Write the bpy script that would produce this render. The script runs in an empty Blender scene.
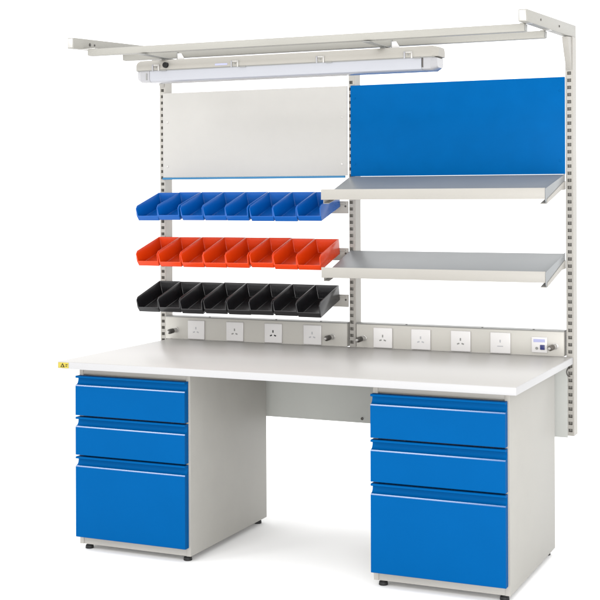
import bpy, bmesh, math, random
from mathutils import Vector, Matrix
random.seed(3)
scene = bpy.context.scene
COL = scene.collection

# ------------------------------------------------------------------ materials
def mat(name, col, rough=0.45, spec=0.3, metal=0.0, bump=0.0, bscale=400.0, var=0.0, vscale=6.0, coat=0.0, trans=0.0):
    m = bpy.data.materials.new(name); m.use_nodes = True
    nt = m.node_tree; b = nt.nodes['Principled BSDF']
    b.inputs['Base Color'].default_value = (*col, 1)
    b.inputs['Roughness'].default_value = rough
    b.inputs['Specular IOR Level'].default_value = spec
    b.inputs['Metallic'].default_value = metal
    b.inputs['Coat Weight'].default_value = coat
    b.inputs['Transmission Weight'].default_value = trans
    if var > 0 or bump > 0:
        tc = nt.nodes.new('ShaderNodeTexCoord')
    if var > 0:
        n = nt.nodes.new('ShaderNodeTexNoise'); n.inputs['Scale'].default_value = vscale; n.inputs['Detail'].default_value = 6
        nt.links.new(tc.outputs['Object'], n.inputs['Vector'])
        r = nt.nodes.new('ShaderNodeValToRGB')
        r.color_ramp.elements[0].position = 0.3; r.color_ramp.elements[1].position = 0.7
        r.color_ramp.elements[0].color = (*[c*(1-var) for c in col], 1)
        r.color_ramp.elements[1].color = (*[min(1, c*(1+var)) for c in col], 1)
        nt.links.new(n.outputs['Fac'], r.inputs['Fac']); nt.links.new(r.outputs['Color'], b.inputs['Base Color'])
        mr = nt.nodes.new('ShaderNodeMapRange')
        mr.inputs['To Min'].default_value = max(0.02, rough-0.06); mr.inputs['To Max'].default_value = rough+0.06
        nt.links.new(n.outputs['Fac'], mr.inputs['Value']); nt.links.new(mr.outputs['Result'], b.inputs['Roughness'])
    if bump > 0:
        n2 = nt.nodes.new('ShaderNodeTexNoise'); n2.inputs['Scale'].default_value = bscale; n2.inputs['Detail'].default_value = 2
        nt.links.new(tc.outputs['Object'], n2.inputs['Vector'])
        bp = nt.nodes.new('ShaderNodeBump'); bp.inputs['Strength'].default_value = bump; bp.inputs['Distance'].default_value = 0.0006
        nt.links.new(n2.outputs['Fac'], bp.inputs['Height']); nt.links.new(bp.outputs['Normal'], b.inputs['Normal'])
    return m

M = dict(
    paint  = mat('beige_powder_coat', (0.298, 0.285, 0.26), 0.42, 0.35, bump=0.25, bscale=700, var=0.02),
    frame  = mat('frame_powder_coat', (0.255, 0.248, 0.224), 0.42, 0.35, bump=0.25, bscale=700, var=0.03),
    strip  = mat('cream_powder_coat', (0.425, 0.41, 0.375), 0.42, 0.35, bump=0.25, bscale=700, var=0.02),
    side   = mat('grey_powder_coat', (0.294, 0.286, 0.264), 0.5, 0.3, bump=0.3, bscale=500, var=0.03, vscale=9),
    top    = mat('grey_laminate', (0.37, 0.358, 0.342), 0.34, 0.22, bump=0.06, bscale=900),
    edge   = mat('white_edge_band', (0.345, 0.343, 0.347), 0.35, 0.4),
    blue   = mat('blue_powder_coat', (0.0, 0.064, 0.208), 0.45, 0.02, bump=0.15, bscale=700, var=0.02),
    bluep  = mat('blue_panel_coat', (0.0, 0.075, 0.24), 0.45, 0.02, bump=0.15, bscale=700, var=0.03, vscale=14),
    blueg  = mat('blue_glossy_lip', (0.0,0.064,0.208), 0.20, 0.9),
    binblue= mat('blue_plastic', (0.0, 0.072, 0.3), 0.26, 0.32, var=0.03),
    binred = mat('red_plastic', (0.55, 0.037, 0.002), 0.26, 0.32, var=0.03),
    binblk = mat('black_plastic', (0.008, 0.008, 0.009), 0.24, 0.55, var=0.03),
    whitep = mat('white_enamel', (0.355, 0.345, 0.327), 0.6, 0.35, bump=0.15, bscale=500, var=0.01, vscale=22),
    trimb  = mat('blue_edge_trim', (0.02, 0.13, 0.26), 0.4, 0.3),
    shelf  = mat('shaded_slate_grey', (0.2, 0.21, 0.215), 0.4, 0.4, bump=0.15, bscale=700, var=0.03),  # tray grey includes the shade on its upward face
    capg   = mat('grey_metal_and_shade', (0.2, 0.2, 0.19), 0.4, 0.4),  # small grey parts, also the shaded top of the socket strips
    modest = mat('grey_steel_sheet', (0.36, 0.365, 0.345), 0.5, 0.3, bump=0.2, bscale=600, var=0.02),
    socket = mat('white_socket_plastic', (0.57, 0.555, 0.545), 0.28, 0.5),
    hole   = mat('socket_slot', (0.02, 0.02, 0.022), 0.6, 0.2),
    faint  = mat('moulded_mark', (0.36, 0.36, 0.37), 0.5, 0.3),
    lilac  = mat('pale_lilac_print', (0.33, 0.34, 0.52), 0.4, 0.3),
    navy   = mat('navy_plastic', (0.02, 0.025, 0.12), 0.35, 0.4),
    dark   = mat('dark_knurled_metal', (0.05, 0.045, 0.04), 0.4, 0.5, metal=0.3),
    jack   = mat('brown_grey_knurling', (0.10, 0.088, 0.075), 0.4, 0.5, metal=0.3),
    steel  = mat('zinc_steel', (0.42, 0.41, 0.39), 0.35, 0.5, metal=0.5),
    rubber = mat('black_rubber', (0.012, 0.012, 0.012), 0.6, 0.3),
    lampm  = mat('lamp_housing_beige', (0.285, 0.272, 0.245), 0.4, 0.35, bump=0.1, var=0.02),
    diff   = mat('opal_diffuser', (0.3, 0.306, 0.33), 0.18, 0.5, coat=0.1),
    clear  = mat('frosted_end_plastic', (0.275, 0.273, 0.283), 0.2, 0.5, coat=0.3),
    yellow = mat('yellow_label', (0.36, 0.29, 0.04), 0.5, 0.3),
    black  = mat('black_print', (0.01, 0.01, 0.01), 0.6, 0.2),
    floor  = mat('white_studio_floor', (0.93, 0.93, 0.93), 0.9, 0.0),
)

# ------------------------------------------------------------------ mesh helpers
class MB:
    """collects shapes in world (or thing) coordinates, then links them as ONE mesh object"""
    def __init__(s): s.bm = bmesh.new(); s.mats = []
    def mi(s, m):
        if m not in s.mats: s.mats.append(m)
        return s.mats.index(m)
    def merge(s, tmp, m):
        i = s.mi(m)
        for f in tmp.faces: f.material_index = i
        me = bpy.data.meshes.new('tmp'); tmp.to_mesh(me); tmp.free()
        s.bm.from_mesh(me); bpy.data.meshes.remove(me)
        return s
    def box(s, x0, x1, y0, y1, z0, z1, m, bev=0.0015, seg=2, mtx=None):
        t = bmesh.new(); bmesh.ops.create_cube(t, size=1)
        bmesh.ops.scale(t, vec=(x1-x0, y1-y0, z1-z0), verts=t.verts)
        bmesh.ops.translate(t, vec=((x0+x1)/2, (y0+y1)/2, (z0+z1)/2), verts=t.verts)
        if bev > 0:
            bmesh.ops.bevel(t, geom=t.edges[:], offset=min(bev, 0.45*min(x1-x0, y1-y0, z1-z0)), segments=seg, profile=0.5, affect='EDGES')
        if mtx: bmesh.ops.transform(t, matrix=mtx, verts=t.verts)
        return s.merge(t, m)
    def prism(s, pts, axis, a0, a1, m, bev=0.0, seg=2, mtx=None):
        """pts: 2-D outline; axis 'x': pts=(y,z); 'y': pts=(x,z); 'z': pts=(x,y)"""
        def P(p, a):
            return {'x': (a, p[0], p[1]), 'y': (p[0], a, p[1]), 'z': (p[0], p[1], a)}[axis]
        t = bmesh.new()
        A = [t.verts.new(P(p, a0)) for p in pts]; B = [t.verts.new(P(p, a1)) for p in pts]
        n = len(pts)
        t.faces.new(A); t.faces.new(B[::-1])
        for i in range(n): t.faces.new((A[i], B[i], B[(i+1) % n], A[(i+1) % n]))
        bmesh.ops.recalc_face_normals(t, faces=t.faces)
        if bev > 0: bmesh.ops.bevel(t, geom=t.edges[:], offset=bev, segments=seg, profile=0.5, affect='EDGES')
        if mtx: bmesh.ops.transform(t, matrix=mtx, verts=t.verts)
        return s.merge(t, m)
    def loft(s, secs, m):
        """secs: list of (x, [(y,z)...])"""
        t = bmesh.new(); rings = [[t.verts.new((x, y, z)) for y, z in pp] for x, pp in secs]
        n = len(rings[0])
        t.faces.new(rings[0]); t.faces.new(rings[-1][::-1])
        for a, b in zip(rings, rings[1:]):
            for i in range(n): t.faces.new((a[i], b[i], b[(i+1) % n], a[(i+1) % n]))
        bmesh.ops.recalc_face_normals(t, faces=t.faces)
        return s.merge(t, m)
    def cyl(s, p0, p1, r0, m, r1=None, n=24, bev=0.0):
        p0 = Vector(p0); p1 = Vector(p1); d = p1-p0
        t = bmesh.new()
        bmesh.ops.create_cone(t, cap_ends=True, segments=n, radius1=r0, radius2=r0 if r1 is None else r1, depth=d.length)
        if bev > 0:
            ed = [e for e in t.edges if abs(e.verts[0].co.z-e.verts[1].co.z) < 1e-6]
            bmesh.ops.bevel(t, geom=ed, offset=bev, segments=2, profile=0.5, affect='EDGES')
        q = Vector((0, 0, 1)).rotation_difference(d.normalized())
        bmesh.ops.transform(t, matrix=Matrix.Translation((p0+p1)/2) @ q.to_matrix().to_4x4(), verts=t.verts)
        return s.merge(t, m)
    def build(s, name, parent=None, smooth=True):
        me = bpy.data.meshes.new(name)
        if parent is not None:
            w = Vector((0, 0, 0)); o = parent
            while o: w += Vector(o.location); o = o.parent
            bmesh.ops.translate(s.bm, vec=-w, verts=s.bm.verts)
        s.bm.to_mesh(me); s.bm.free()
        for m in s.mats: me.materials.append(m)
        o = bpy.data.objects.new(name, me); COL.objects.link(o)
        if parent is not None: o.parent = parent
        if smooth:
            for p in me.polygons: p.use_smooth = True
            me.set_sharp_from_angle(angle=math.radians(35))
        return o

def thing(name, loc, label, cat, group=None):
    o = bpy.data.objects.new(name, None); o.empty_display_size = 0.1
    o.location = loc; COL.objects.link(o)
    o['label'] = label; o['category'] = cat
    if group: o['group'] = group
    return o
def copy_tree(o, parent=None):
    c = o.copy(); COL.objects.link(c)
    if parent: c.parent = parent
    for ch in list(o.children): copy_tree(ch, c)
    return c

# ------------------------------------------------------------------ setting
fl = MB(); fl.box(-80, 80, -60, 160, -0.5, 0.017, M['floor'], bev=0)
flo = fl.build('floor', smooth=False); flo['kind'] = 'structure'

# ------------------------------------------------------------------ key dimensions (metres)
ZT, TT = 0.749, 0.0274            # table top height, thickness
YB = 0.872                        # front face of the upright posts
POSTS = [(-0.950, -0.921), (-0.038, -0.009), (0.874, 0.904)]
PITCH = 0.0279

# ------------------------------------------------------------------ workbench
wb = thing('workbench', (0, 0.45, 0), 'large beige steel workbench with grey laminate top, slotted uprights, socket strips and overhead frame', 'workbench')

# table top
t = MB()
t.box(-0.8985, 0.8985, 0.0015, 0.8712, ZT-TT+0.001, ZT, M['top'], bev=0.0015)
tabletop = t.build('tabletop', wb)
t = MB()
t.box(-0.9, 0.9, 0.0, 0.004, ZT-TT, ZT-0.0012, M['edge'], bev=0.0012)
t.build('edge_band', tabletop); t = MB()
t.box(0.896, 0.9, 0.0045, 0.8708, ZT-TT, ZT-0.0012, M['edge'], bev=0.0012)
t.build('edge_band', tabletop); t = MB()
t.box(-0.9, -0.896, 0.0045, 0.8708, ZT-TT, ZT-0.0012, M['edge'], bev=0.0012)
eb = t.build('edge_band', tabletop)
t = MB()
t.box(-0.896, -0.849, -0.0012, 0.0, ZT-0.0245, ZT-0.003, M['yellow'], bev=0.0003)
t.prism([(-0.885, ZT-0.021), (-0.866, ZT-0.021), (-0.8755, ZT-0.0055)], 'y', -0.0022, -0.0012, M['black'])
t.prism([(-0.8795, ZT-0.0185), (-0.8715, ZT-0.0185), (-0.8755, ZT-0.0115)], 'y', -0.0030, -0.0022, M['yellow'])
t.box(-0.862, -0.853, -0.0020, -0.0012, ZT-0.012, ZT-0.0095, M['black'], bev=0)
t.box(-0.862, -0.855, -0.0020, -0.0012, ZT-0.018, ZT-0.0155, M['black'], bev=0)
wl = t.build('warning_label', tabletop)

# modesty panel behind the knees
t = MB()
t.box(-0.918, 0.879, 0.8672, 0.8712, 0.434, 0.7205, M['modest'], bev=0.001)
mp = t.build('modesty_panel', wb)
for x in (0.02, -0.86, 0.82):
    t = MB(); t.cyl((x, 0.8672, 0.452), (x, 0.862, 0.452), 0.006, M['dark'], bev=0.0015)
    t.build('screw', mp)

# slotted uprights
def upright(x0, x1, z0, z1, s0, s1):
    b = MB(); bm = bmesh.new()
    y0, y1 = YB, 0.932; xc = (x0+x1)/2-(0.004 if abs(x0) < 0.1 else 0); hw = 0.0078; hh = 0.0066
    xa, xb = xc-hw, xc+hw
    zs = []; z = s0
    while z < s1: zs.append(z); z += PITCH
    def q(*p): bm.faces.new([bm.verts.new(v) for v in p])
    c = 0.002                                                     # small edge chamfer
    q((x0+c, y0, z0), (xa, y0, z0), (xa, y0, z1), (x0+c, y0, z1))
    q((xb, y0, z0), (x1-c, y0, z0), (x1-c, y0, z1), (xb, y0, z1))
    lo = z0
    d = 0.024
    for z in zs:
        q((xa, y0, lo), (xb, y0, lo), (xb, y0, z-hh), (xa, y0, z-hh)); lo = z+hh
        q((xa, y0, z-hh), (xb, y0, z-hh), (xb, y0+d, z-hh), (xa, y0+d, z-hh))
        q((xa, y0, z+hh), (xa, y0+d, z+hh), (xb, y0+d, z+hh), (xb, y0, z+hh))
        q((xa, y0, z-hh), (xa, y0+d, z-hh), (xa, y0+d, z+hh), (xa, y0, z+hh))
        q((xb, y0, z-hh), (xb, y0, z+hh), (xb, y0+d, z+hh), (xb, y0+d, z-hh))
        q((xa, y0+d, z-hh), (xb, y0+d, z-hh), (xb, y0+d, z+hh), (xa, y0+d, z+hh))
    q((xa, y0, lo), (xb, y0, lo), (xb, y0, z1), (xa, y0, z1))
    q((x0, y0+c, z0), (x0+c, y0, z0), (x0+c, y0, z1), (x0, y0+c, z1))
    q((x1-c, y0, z0), (x1, y0+c, z0), (x1, y0+c, z1), (x1-c, y0, z1))
    q((x1, y0+c, z0), (x1, y1, z0), (x1, y1, z1), (x1, y0+c, z1))
    q((x0, y0+c, z0), (x0, y0+c, z1), (x0, y1, z1), (x0, y1, z0))
    q((x0, y1, z0), (x0, y1, z1), (x1, y1, z1), (x1, y1, z0))
    for zz in (z0, z1):
        q((x0, y1, zz), (x1, y1, zz), (x1, y0+c, zz), (x1-c, y0, zz), (x0+c, y0, zz), (x0, y0+c, zz))
    bmesh.ops.remove_doubles(bm, verts=bm.verts, dist=1e-5)
    bmesh.ops.recalc_face_normals(bm, faces=bm.faces)
    b.merge(bm, M['paint'])
    return b.build('upright', wb, smooth=False)
tops = [2.000, 1.965, 2.000]
ups = [upright(x0, x1, 0.441, zt, 0.462, 1.872) for (x0, x1), zt in zip(POSTS, tops)]
# small wire hook in the right upright, below the table top
t = MB()
pts = [Vector((0.886+0.010*math.cos(a), 0.868, 0.690+0.016*math.sin(a))) for a in [math.radians(70+22*k) for k in range(11)]]
for a, b_ in zip(pts, pts[1:]): t.cyl(a, b_, 0.0024, M['dark'], n=10)
t.build('hook', ups[2])

# overhead arms with gussets
def arm(x0, x1):
    b = MB()
    b.prism([(0.150, 1.971), (0.150, 2.013), (0.9318, 2.0485), (0.9318, 2.0003), (0.872, 2.0003), (0.795, 1.9945)], 'x', x0, x1, M['frame'], bev=0.0018)
    return b.build('support_arm', wb)
arms = []
for x0, x1 in (POSTS[0], POSTS[2]):
    a = arm(x0, x1); arms.append(a)
    g = MB()
    g.prism([(0.8715, 1.868), (0.8715, 1.9985), (0.795, 1.9925), (0.818, 1.950), (0.846, 1.905)], 'x', x0+0.004, x1-0.004, M['paint'], bev=0.001)
    g.build('gusset', a)
    for y in ((0.346, 0.637) if x0 > 0 else (0.266, 0.30, 0.62)):
        s = MB(); r_ = 0.0065 if y == 0.266 else 0.0042
        s.cyl((x1, y, 1.996+0.04*(y-0.25)), (x1+0.0025, y, 1.996+0.04*(y-0.25)), r_, M['dark'], n=16, bev=0.0008)
        s.build('arm_disc', a)  # dark discs stand for the holes in the right arm
    e = MB(); e.box(x0+0.003, x1-0.003, 0.1475, 0.1502, 1.974, 2.010, M['steel'], bev=0.001); e.build('end_plate', a)

# two long rails carried under the arms
def rail(xa, xb, y, ztop, h=0.0275, w=0.03):
    b = MB()
    b.box(xa, xb, y-w/2, y+w/2, ztop-h, ztop, M['frame'], bev=0.003, seg=3)
    # shallow running groove on the front of the rail
    r = b.build('rail', wb)
    c = MB()
    c.box(xb, xb+0.003, y-w/2+0.002, y+w/2-0.002, ztop-h+0.002, ztop-0.002, M['capg'], bev=0.001)
    c.build('end_cap', r); c = MB()
    c.box(xa-0.003, xa, y-w/2+0.002, y+w/2-0.002, ztop-h+0.002, ztop-0.002, M['lampm'], bev=0.001)
    c.build('end_cap', r)
    k = MB()
    k.box(-0.943, xa+0.03, y-0.011, y+0.011, ztop+0.0002, ztop+0.0035, M['steel'], bev=0.0008)
    k.build('rail_bracket', r); k = MB()
    k.box(0.862, 0.902, y-0.011, y+0.011, ztop+0.0002, ztop+0.0035, M['steel'], bev=0.0008)
    k.build('rail_bracket', r)
    return r
rail(-0.893, 0.880, 0.225, 1.9725)
rail(-0.913, 0.879, 0.520, 1.9820)

# back panels
t = MB(); t.box(-0.9285, -0.0415, 0.8635, 0.8705, 1.4668, 1.843, M['whitep'], bev=0.0015)
bp = t.build('back_panel', wb); bp['label'] = 'white enamel back panel'
t = MB(); t.box(-0.931, -0.052, 0.861, 0.8712, 1.4575, 1.4666, M['trimb'], bev=0.002); t.build('edge_trim', bp)
for x, z in ((-0.905, 1.713), (-0.905, 1.515), (-0.066, 1.713), (-0.066, 1.515)):
    t = MB(); t.cyl((x, 0.8635, z), (x, 0.8618, z), 0.0045, M['steel'], n=16, bev=0.0007)
    t.build('screw', bp)
t = MB(); t.box(-0.0266, 0.8735, 0.8635, 0.8705, 1.4634, 1.843, M['bluep'], bev=0.0015)
bq = t.build('back_panel', wb); bq['label'] = 'blue powder coated back panel'
for x, z in ((-0.008, 1.515), (-0.008, 1.79), (0.855, 1.515), (0.855, 1.79)):
    t = MB(); t.cyl((x, 0.8635, z), (x, 0.8618, z), 0.004, M['bluep'], n=16, bev=0.0007)
    t.build('screw', bq)

# socket strips standing on the back of the table top
ZP0, ZP1 = ZT+0.0005, 0.846
def strip(x0, x1):
    b = MB(); b.box(x0, x1, 0.8650, 0.9205, ZP0, ZP1, M['strip'], bev=0.0012)
    p = b.build('power_strip', wb)
    c = MB(); c.box(x0-0.001, x1+0.001, 0.8635, 0.922, ZP1+0.0002, ZP1+0.0042, M['capg'], bev=0.001)  # added grey strip stands in for the shaded top face
    cp = c.build('top_shade_strip', p)
    for f in (0.25, 0.62, 0.86):
        xx = x0+(x1-x0)*f
        c = MB(); c.cyl((xx, 0.875, ZP1+0.0042), (xx, 0.875, ZP1+0.0065), 0.004, M['dark'], n=12)
        c.build('screw', p)
    return p
def socket(p, xc, mark):
    b = MB(); zc = 0.7935; y = 0.8650; h = 0.0415
    b.box(xc-h, xc+h, y-0.0075, y-0.0001, zc-h, zc+h, M['socket'], bev=0.003, seg=3)
    k = M['hole'] if mark == 2 else (M['capg'] if mark == 1 else M['faint'])
    yy0, yy1 = y-0.0079, y-0.0074
    b.box(xc-0.0028, xc+0.0028, yy0, yy1, zc+0.002, zc+0.013, k, bev=0)
    if mark < 3:
        for s in (-1, 1):
            b.box(-0.0052, 0.0052, yy0, yy1, -0.0028, 0.0028, k, bev=0, mtx=Matrix.Translation((xc+s*0.0095, 0, zc-0.010)) @ Matrix.Rotation(s*math.radians(18), 4, 'Y'))
    else:
        b.box(xc-0.012, xc+0.012, yy0, yy1, zc-0.015, zc-0.011, k, bev=0)
    return b.build('socket_outlet', p)
def jack(p, xc, km='dark', zc=0.789):
    b = MB(); y = 0.8650
    b.cyl((xc, y, zc), (xc, y-0.003, zc), 0.0125, M['steel'], n=28, bev=0.001)
    d = Vector((-0.25, -1.0, -0.10)).normalized()
    p0 = Vector((xc, y-0.002, zc))
    b.cyl(p0, p0+d*0.020, 0.0100, M['steel'], n=24, bev=0.0015)
    b.cyl(p0+d*0.019, p0+d*0.046, 0.0108, M[km], n=24, bev=0.002)
    b.cyl(p0+d*0.0455, p0+d*0.054, 0.0055, M['steel'], n=18, bev=0.001)
    return b.build('ground_jack', p)
ps = strip(-0.9195, -0.0465)
for x, m_ in ((-0.762, 0), (-0.571, 1), (-0.386, 2), (-0.203, 0)): socket(ps, x, m_)
jack(ps, -0.865); jack(ps, -0.112)
pt = strip(-0.004, 0.866)
for x, m_ in ((0.115, 1), (0.280, 0), (0.449, 1), (0.613, 3)): socket(pt, x, m_)
jack(pt, 0.030); jack(pt, 0.832, 'jack')
t = MB(); y = 0.8650
t.box(0.739, 0.801, y-0.006, y-0.0001, 0.762, 0.823, M['socket'], bev=0.002)
t.box(0.747, 0.793, y-0.0068, y-0.0059, 0.803, 0.815, M['lilac'], bev=0)
t.box(0.774, 0.792, y-0.0105, y-0.0059, 0.774, 0.793, M['navy'], bev=0.001)
t.cyl((0.760, y-0.0059, 0.779), (0.760, y-0.0085, 0.779), 0.0055, M['capg'], n=16)
t.build('ground_socket_plate', pt)

# bin carrying rails between the left and middle uprights
TILT = math.radians(16.5)
ROWZ = [1.400, 1.203, 1.008]
for z in ROWZ:
    b = MB()
    b.box(-0.9205, -0.0395, 0.8630, 0.8708, z-0.092, z-0.040, M['paint'], bev=0.0012)
    b.box(-0.93, -0.05, 0.8560, 0.8632, z-0.052, z-0.046, M['paint'], bev=0.001)
    br = b.build('bin_rail', wb)
    for x in (-0.050, -0.910):
        s = MB(); s.cyl((x, 0.8632, z-0.062), (x, 0.860, z-0.062), 0.004, M['dark'], n=14, bev=0.0008)
        s.build('screw', br)

# ------------------------------------------------------------------ drawer pedestals
def drawer_front(root, x0, x1, zb, zt):
    yf, yr = 0.035, 0.0635
    n = 10; pts = [(yr, zb), (yf+0.002, zb), (yf, zb+0.002)]
    led = zt-0.034                                       # top of the main face, lit ledge of the finger pull
    pts += [(yf, led-0.0055), (yf+0.0004, led-0.0043), (yf+0.0022, led-0.0006), (yf+0.004, led)]
    # concave scoop
    cy, r = yf+0.004, 0.0
    for k in range(1, n):
        a = k/n
        pts.append((yf+0.004+0.0165*math.sin(a*math.pi/2)**0.8, led+0.022*(1-math.cos(a*math.pi/2))))
    pts += [(yf+0.0205, zt-0.0085), (yf+0.003, zt-0.0085), (yf, zt-0.0065), (yf, zt-0.002), (yf+0.002, zt), (yr, zt)]
    b = MB(); b.prism(pts, 'x', x0, x1, M['blue']); gi = b.mi(M['blueg'])
    for f in b.bm.faces:                                  # glossy facet put on the finger-pull lip to catch a highlight
        c = f.calc_center_median()
        if abs(f.normal.x) < 0.5 and led-0.0056 < c.z < led+0.0005 and c.y < yf+0.0045: f.material_index = gi
    return b.build('drawer', root)
def pedestal(x0, label):
    W = 0.489; x1 = x0+W
    root = thing('drawer_cabinet', (x0+W/2, 0.39, 0), label, 'drawer cabinet', 'drawer cabinets under the workbench')
    b = MB(); ya, yb, z0, z1 = 0.066, 0.722, 0.0385, 0.7205; T = 0.017
    b.box(x0, x0+T, ya, yb, z0, z1, M['side'], bev=0.002)
    b.box(x1-T, x1, ya, yb, z0, z1, M['side'], bev=0.002)
    b.box(x0+T, x1-T, yb-0.012, yb-0.001, z0+0.001, z1-0.001, M['side'], bev=0)
    b.box(x0+T, x1-T, ya+0.0008, yb-0.012, z0+0.0005, z0+0.026, M['paint'], bev=0.001)
    b.box(x0+T, x1-T, ya+0.0008, yb-0.012, z1-0.024, z1-0.0005, M['paint'], bev=0.001)
    b.box(x0+0.0005, x0+T+0.001, ya-0.0016, ya+0.002, z0+0.0005, z1-0.0005, M['paint'], bev=0.0006)
    b.box(x1-T-0.001, x1-0.0005, ya-0.0016, ya+0.002, z0+0.0005, z1-0.0005, M['paint'], bev=0.0006)
    b.box(x0+T, x1-T, ya+0.02, ya+0.03, z0+0.02, z1-0.02, M['side'], bev=0)
    b.build('body', root)
    for zb, zt in ((0.540, 0.692), (0.3875, 0.5335), (0.0715, 0.381)):
        drawer_front(root, x0+0.001, x1-0.008, zb, zt)
    for fx in (x0+0.026, x1-0.028):
        for fy in (0.092, 0.692):
            f = MB()
            f.cyl((fx, fy, 0.017), (fx, fy, 0.030), 0.0165, M['rubber'], r1=0.0150, bev=0.002)
            f.cyl((fx, fy, 0.0295), (fx, fy, 0.0384), 0.011, M['rubber'], n=16)
            f.build('foot', root)
    return root
pedestal(-0.8430, 'three-drawer cabinet with blue fronts under the left end of the bench, yellow label above it')
pedestal(0.3728, 'three-drawer cabinet with blue fronts under the right end of the bench')

# ------------------------------------------------------------------ tilted shelves
def shelf(zback, label):
    yb, yf = 0.8605, 0.553; xa, xb = -0.029, 0.868
    root = thing('tilted_shelf', ((xa+xb)/2, yb, zback), label, 'shelf', 'tilted shelves on the right bay')
    L = math.hypot(yb-yf, 0.094); th = math.atan2(0.094, yb-yf)
    R = Matrix.Translation((0, yb, zback)) @ Matrix.Rotation(th, 4, 'X')       # local -y runs forward and down
    b = MB()
    b.box(xa, xb, -L, 0, -0.0016, 0.0, M['shelf'], bev=0.0005, mtx=R)
    b.build('tray', root)
    b = MB()
    zf = zback-0.094
    b.box(xa, xb, yf-0.0022, yf-0.0002, zf-0.0015, zf+0.040, M['paint'], bev=0.0008)
    b.box(xa, xb, yf-0.0002, yf+0.010, zf+0.0375, zf+0.0395, M['paint'], bev=0.0006)
    b.build('front_lip', root)
    for sx, x in ((-1, xa), (1, xb)):
        c = MB()
        x0, x1 = (x-0.0035, x-0.0015) if sx < 0 else (x+0.0015, x+0.0035)
        pl = [(yf+0.03, zf-0.002), (yf+0.03, zf-0.016), (0.80, zback-0.062), (0.871, zback-0.060), (0.871, zback-0.002), (yb-0.004, zback-0.004)] if sx < 0 else [(yf-0.004, zf+0.038), (yf-0.004, zf-0.008), (yf+0.002, zf-0.018), (yf+0.014, zf-0.019), (0.80, zback-0.062), (0.871, zback-0.060), (0.871, zback+0.004), (yb-0.03, zback-0.006)]
        c.prism(pl, 'x', x0, x1, M['shelf'] if sx > 0 else M['paint'], bev=0.0006)
        if sx > 0:                                      # pale folded reinforcement along the lower edge
            c.prism([(yf+0.008, zf-0.0175), (0.80, zback-0.0610), (0.868, zback-0.0590), (0.868, zback-0.026), (0.835, zback-0.030), (yf+0.012, zf-0.001)], 'x', x1-0.0003, x1+0.003, M['paint'], bev=0.0008)
        # folded lower flange of the bracket
        y_ = yf+(0.032 if sx < 0 else 0.004); z_ = (zf-0.0155) if sx < 0 else (zf-0.0178)
        fl_ = [(y_, z_-0.0017), (y_, z_), (0.80, zback-0.0610), (0.80, zback-0.0630)]
        w0, w1 = (x-0.0035, x+0.020) if sx < 0 else (x-0.020, x+0.0035)
        c.prism(fl_, 'x', w0, w1, M['paint'])
        c.build('bracket', root)
    return root
shelf(1.4620, 'slate grey tilted shelf with pale front lip directly below the blue back panel')
shelf(1.1530, 'lower slate grey tilted shelf halfway between the upper shelf and the socket strip')

# ------------------------------------------------------------------ storage bins
def bin_mesh(m, name):
    Wt, Wb, L, h, hl, c = 0.1045/2, 0.098/2, 0.205, 0.0640, 0.022, 0.010
    bm = bmesh.new()
    def wx(z): return Wb+(Wt-Wb)*z/h
    def V(s, y, z): return bm.verts.new((s*wx(z), y, z))
    # y = 0 is the back wall (top rear), -L the front
    side = {}
    for s in (-1, 1):
        side[s] = dict(bb=V(s, 0, 0), bt=V(s, 0, h), ft=V(s, -L+c, h), fm=V(s, -L-0.004, h-c), fl=V(s, -L-0.004, hl), fb=V(s, -L+0.004, 0))
        d = side[s]
        bm.faces.new((d['bb'], d['bt'], d['ft'], d['fm'], d['fl'], d['fb']))
    a, b = side[-1], side[1]
    bm.faces.new((a['bb'], a['fb'], b['fb'], b['bb']))
    bm.faces.new((a['bb'], b['bb'], b['bt'], a['bt']))
    bm.faces.new((a['fb'], a['fl'], b['fl'], b['fb']))
    bmesh.ops.recalc_face_normals(bm, faces=bm.faces)
    me = bpy.data.meshes.new(name); bm.to_mesh(me); bm.free(); me.materials.append(m)
    return me
def make_bin(m, name='storage_bin'):
    o = bpy.data.objects.new(name, bin_mesh(m, name)); COL.objects.link(o)
    s = o.modifiers.new('wall', 'SOLIDIFY'); s.thickness = 0.0036; s.offset = 0; s.use_even_offset = True
    bv = o.modifiers.new('edge', 'BEVEL'); bv.width = 0.0016; bv.segments = 2; bv.limit_method = 'ANGLE'
    for p in o.data.polygons: p.use_smooth = True
    o.data.set_sharp_from_angle(angle=math.radians(30))
    return o
ORD = ['leftmost', 'second from left', 'third from left', 'fourth from left', 'fifth from left', 'sixth from left', 'seventh from left', 'rightmost']
for ri, (z, cname, m, where) in enumerate(((ROWZ[0], 'blue', M['binblue'], 'in the top row of bins'), (ROWZ[1], 'red', M['binred'], 'in the middle row of bins'), (ROWZ[2], 'black', M['binblk'], 'in the bottom row of bins'))):
    proto = None
    xs0, xs1 = (-0.937, -0.069)
    for k in range(8):
        o = make_bin(m) if k == 0 else proto.copy()
        if k == 0: proto = o
        else: COL.objects.link(o)
        w = (xs1-xs0)/8
        o.location = (xs0+w*(k+0.5)+random.uniform(-.0008, .0008), 0.855+random.uniform(-.004, .003), z-0.0640*math.cos(TILT)+random.uniform(-.0015, .0015))
        o.rotation_euler = (TILT+random.uniform(-.012, .012), 0, random.uniform(-.018, .018))
        o['label'] = f'{cname} plastic open-front storage bin, {ORD[k]} {where}'
        o['category'] = 'storage bin'; o['group'] = f'{cname} storage bins on the rail'

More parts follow.
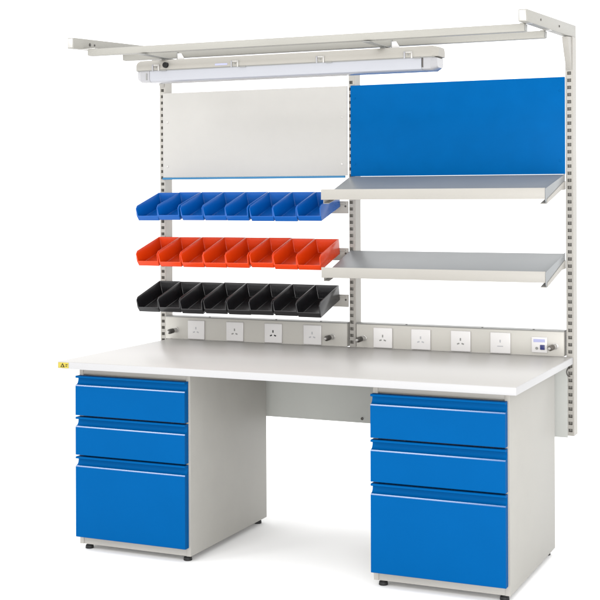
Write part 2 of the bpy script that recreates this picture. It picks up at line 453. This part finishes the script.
# ------------------------------------------------------------------ fluorescent lamp hung under the rails
lamp = thing('fluorescent_lamp', (-0.11, 0.40, 1.84), 'long beige fluorescent batten lamp with white diffuser hanging below the overhead rails', 'lamp')
LY = 0.40; XA, XB = -0.762, 0.522
def sec(hw_t, hw_b, zt, zb, r=0.008):
    return [(LY-hw_b, zb), (LY-hw_b, zb+(zt-zb)*0.45), (LY-hw_t-0.004, zt-r), (LY-hw_t+0.004, zt), (LY+hw_t-0.004, zt), (LY+hw_t+0.004, zt-r), (LY+hw_b, zb+(zt-zb)*0.45), (LY+hw_b, zb)]
def dsec(hw, zt, zb, r=0.014):
    return [(LY-hw, zt), (LY-hw, zb+r), (LY-hw+r*0.3, zb+r*0.3), (LY-hw+r, zb), (LY+hw-r, zb), (LY+hw-r*0.3, zb+r*0.3), (LY+hw, zb+r), (LY+hw, zt)]
ZM = 1.8905
b = MB(); full = sec(0.044, 0.054, 1.931, ZM)
tap = sec(0.030, 0.038, 1.926, ZM+0.002)
b.loft([(XA, tap), (XA+0.022, full), (XB-0.022, full), (XB, tap)], M['lampm'])
hs = b.build('housing', lamp)
t = MB(); t.box(-0.392, -0.338, LY-0.0554, LY-0.0542, 1.897, 1.9035, M['lilac'], bev=0); t.build('rating_label', hs)
t = MB(); t.box(XA+0.012, XB-0.012, LY-0.0555, LY+0.0555, ZM-0.0035, ZM-0.0004, M['capg'], bev=0.001); t.build('gasket', hs)
b = MB(); dfull = dsec(0.052, ZM-0.0037, 1.8425)
b.loft([(XA+0.072, dfull), (XB-0.062, dfull)], M['diff'])
b.build('diffuser', lamp)
for xa, xb in ((XA+0.006, XA+0.0705), (XB-0.006, XB-0.0605)):
    b = MB(); s_ = 1 if xb > xa else -1
    dt = dsec(0.036, ZM-0.0037, 1.852)
    b.loft([(xa, dt), (xa+s_*0.022, dfull), (xb, dfull)], M['clear'])
    e = b.build('end_cap', lamp)
b = MB(); b.box(XB-0.060, XB-0.055, LY-0.0545, LY-0.0515, 1.852, ZM-0.004, M['dark'], bev=0.0005); b.build('lamp_holder', lamp)
b = MB(); b.box(XA+0.055, XA+0.060, LY-0.0545, LY-0.0515, 1.852, ZM-0.012, M['capg'], bev=0.0005); b.build('lamp_holder', lamp)
for xc in (-0.66, -0.305, 0.058, 0.410):
    c = MB()
    c.box(xc-0.017, xc-0.011, LY-0.0590, LY-0.0545, ZM-0.004, ZM+0.022, M['clear'], bev=0.001)
    c.box(xc+0.011, xc+0.017, LY-0.0590, LY-0.0545, ZM-0.004, ZM+0.022, M['steel'], bev=0.001)
    c.box(xc-0.0105, xc+0.0105, LY-0.0580, LY-0.0545, ZM+0.016, ZM+0.022, M['steel'], bev=0.001)
    c.box(xc+0.022, xc+0.048, LY-0.0575, LY-0.054, ZM-0.006, ZM-0.001, M['capg'], bev=0.001)
    c.cyl((xc, LY-0.0545, ZM+0.010), (xc, LY-0.0575, ZM+0.010), 0.003, M['capg'], n=12)
    c.build('clip', lamp)
for xc in (-0.638, 0.300):
    h = MB()
    h.box(xc-0.014, xc+0.014, 0.200, 0.5048, 1.9375, 1.9405, M['capg'], bev=0.0008)
    h.prism([(0.500, 1.9400), (0.5045, 1.9400), (0.5045, 1.978), (0.500, 1.978)], 'x', xc-0.014, xc-0.009, M['capg'], bev=0.0008)
    h.prism([(xc-0.010, 1.9400), (xc+0.020, 1.9400), (xc+0.020, 1.953), (xc+0.008, 1.972), (xc-0.010, 1.972)], 'y', 0.4995, 0.5047, M['socket'], bev=0.0015)
    h.box(xc-0.010, xc+0.010, LY-0.03, LY+0.03, 1.9290, 1.9380, M['capg'], bev=0.0008)
    h.build('hanger', lamp)
k = MB()
k.cyl((-0.613, LY-0.046, 1.908), (-0.613, LY-0.066, 1.908), 0.0115, M['black'], n=24, bev=0.002)
k.build('knob', lamp)

# ------------------------------------------------------------------ light: white studio surround and two softboxes
w = bpy.data.worlds.new('World'); scene.world = w; w.use_nodes = True
bg = w.node_tree.nodes['Background']; bg.inputs['Color'].default_value = (1, 1, 1, 1); bg.inputs['Strength'].default_value = 1.85
def softbox(name, loc, aim, size, power):
    l = bpy.data.lights.new(name, 'AREA'); l.shape = 'RECTANGLE'; l.size, l.size_y = size; l.energy = power
    o = bpy.data.objects.new(name, l); COL.objects.link(o); o.location = loc
    o.rotation_euler = (Vector(aim)-Vector(loc)).to_track_quat('-Z', 'Y').to_euler()
    return o
softbox('key_softbox', (-4.0, -4.6, 4.0), (-0.4, 0.4, 0.7), (1.4, 1.5), 62)
softbox('key_softbox', (-1.45, -4.6, 4.0), (0.2, 0.4, 0.7), (1.1, 1.5), 48)
softbox('fill_softbox', (2.9, -5.6, 1.0), (-0.1, 0.5, 0.8), (2.4, 1.5), 240)

# ------------------------------------------------------------------ camera (calibrated from the photograph)
cam = bpy.data.cameras.new('camera'); co = bpy.data.objects.new('camera', cam); COL.objects.link(co)
cam.sensor_width = 36; cam.lens = 1296.637/600*36
cam.shift_x = 0; cam.shift_y = -(300-197.045)/600
cam.clip_start = 0.05; cam.clip_end = 500
YAW, ROLL = 0.418933, -0.0040654
co.location = (1.98675, -4.180065, 1.377651)
co.rotation_euler = (Matrix.Rotation(YAW, 3, 'Z') @ Matrix.Rotation(math.pi/2, 3, 'X') @ Matrix.Rotation(ROLL, 3, 'Z')).to_euler()
scene.camera = co

vs = scene.view_settings
vs.view_transform = 'Standard'; vs.look = 'None'; vs.exposure = 0; vs.gamma = 1; vs.use_curve_mapping = False
scene.render.engine = 'CYCLES'
scene.cycles.max_bounces = 8
scene.cycles.use_denoising = True
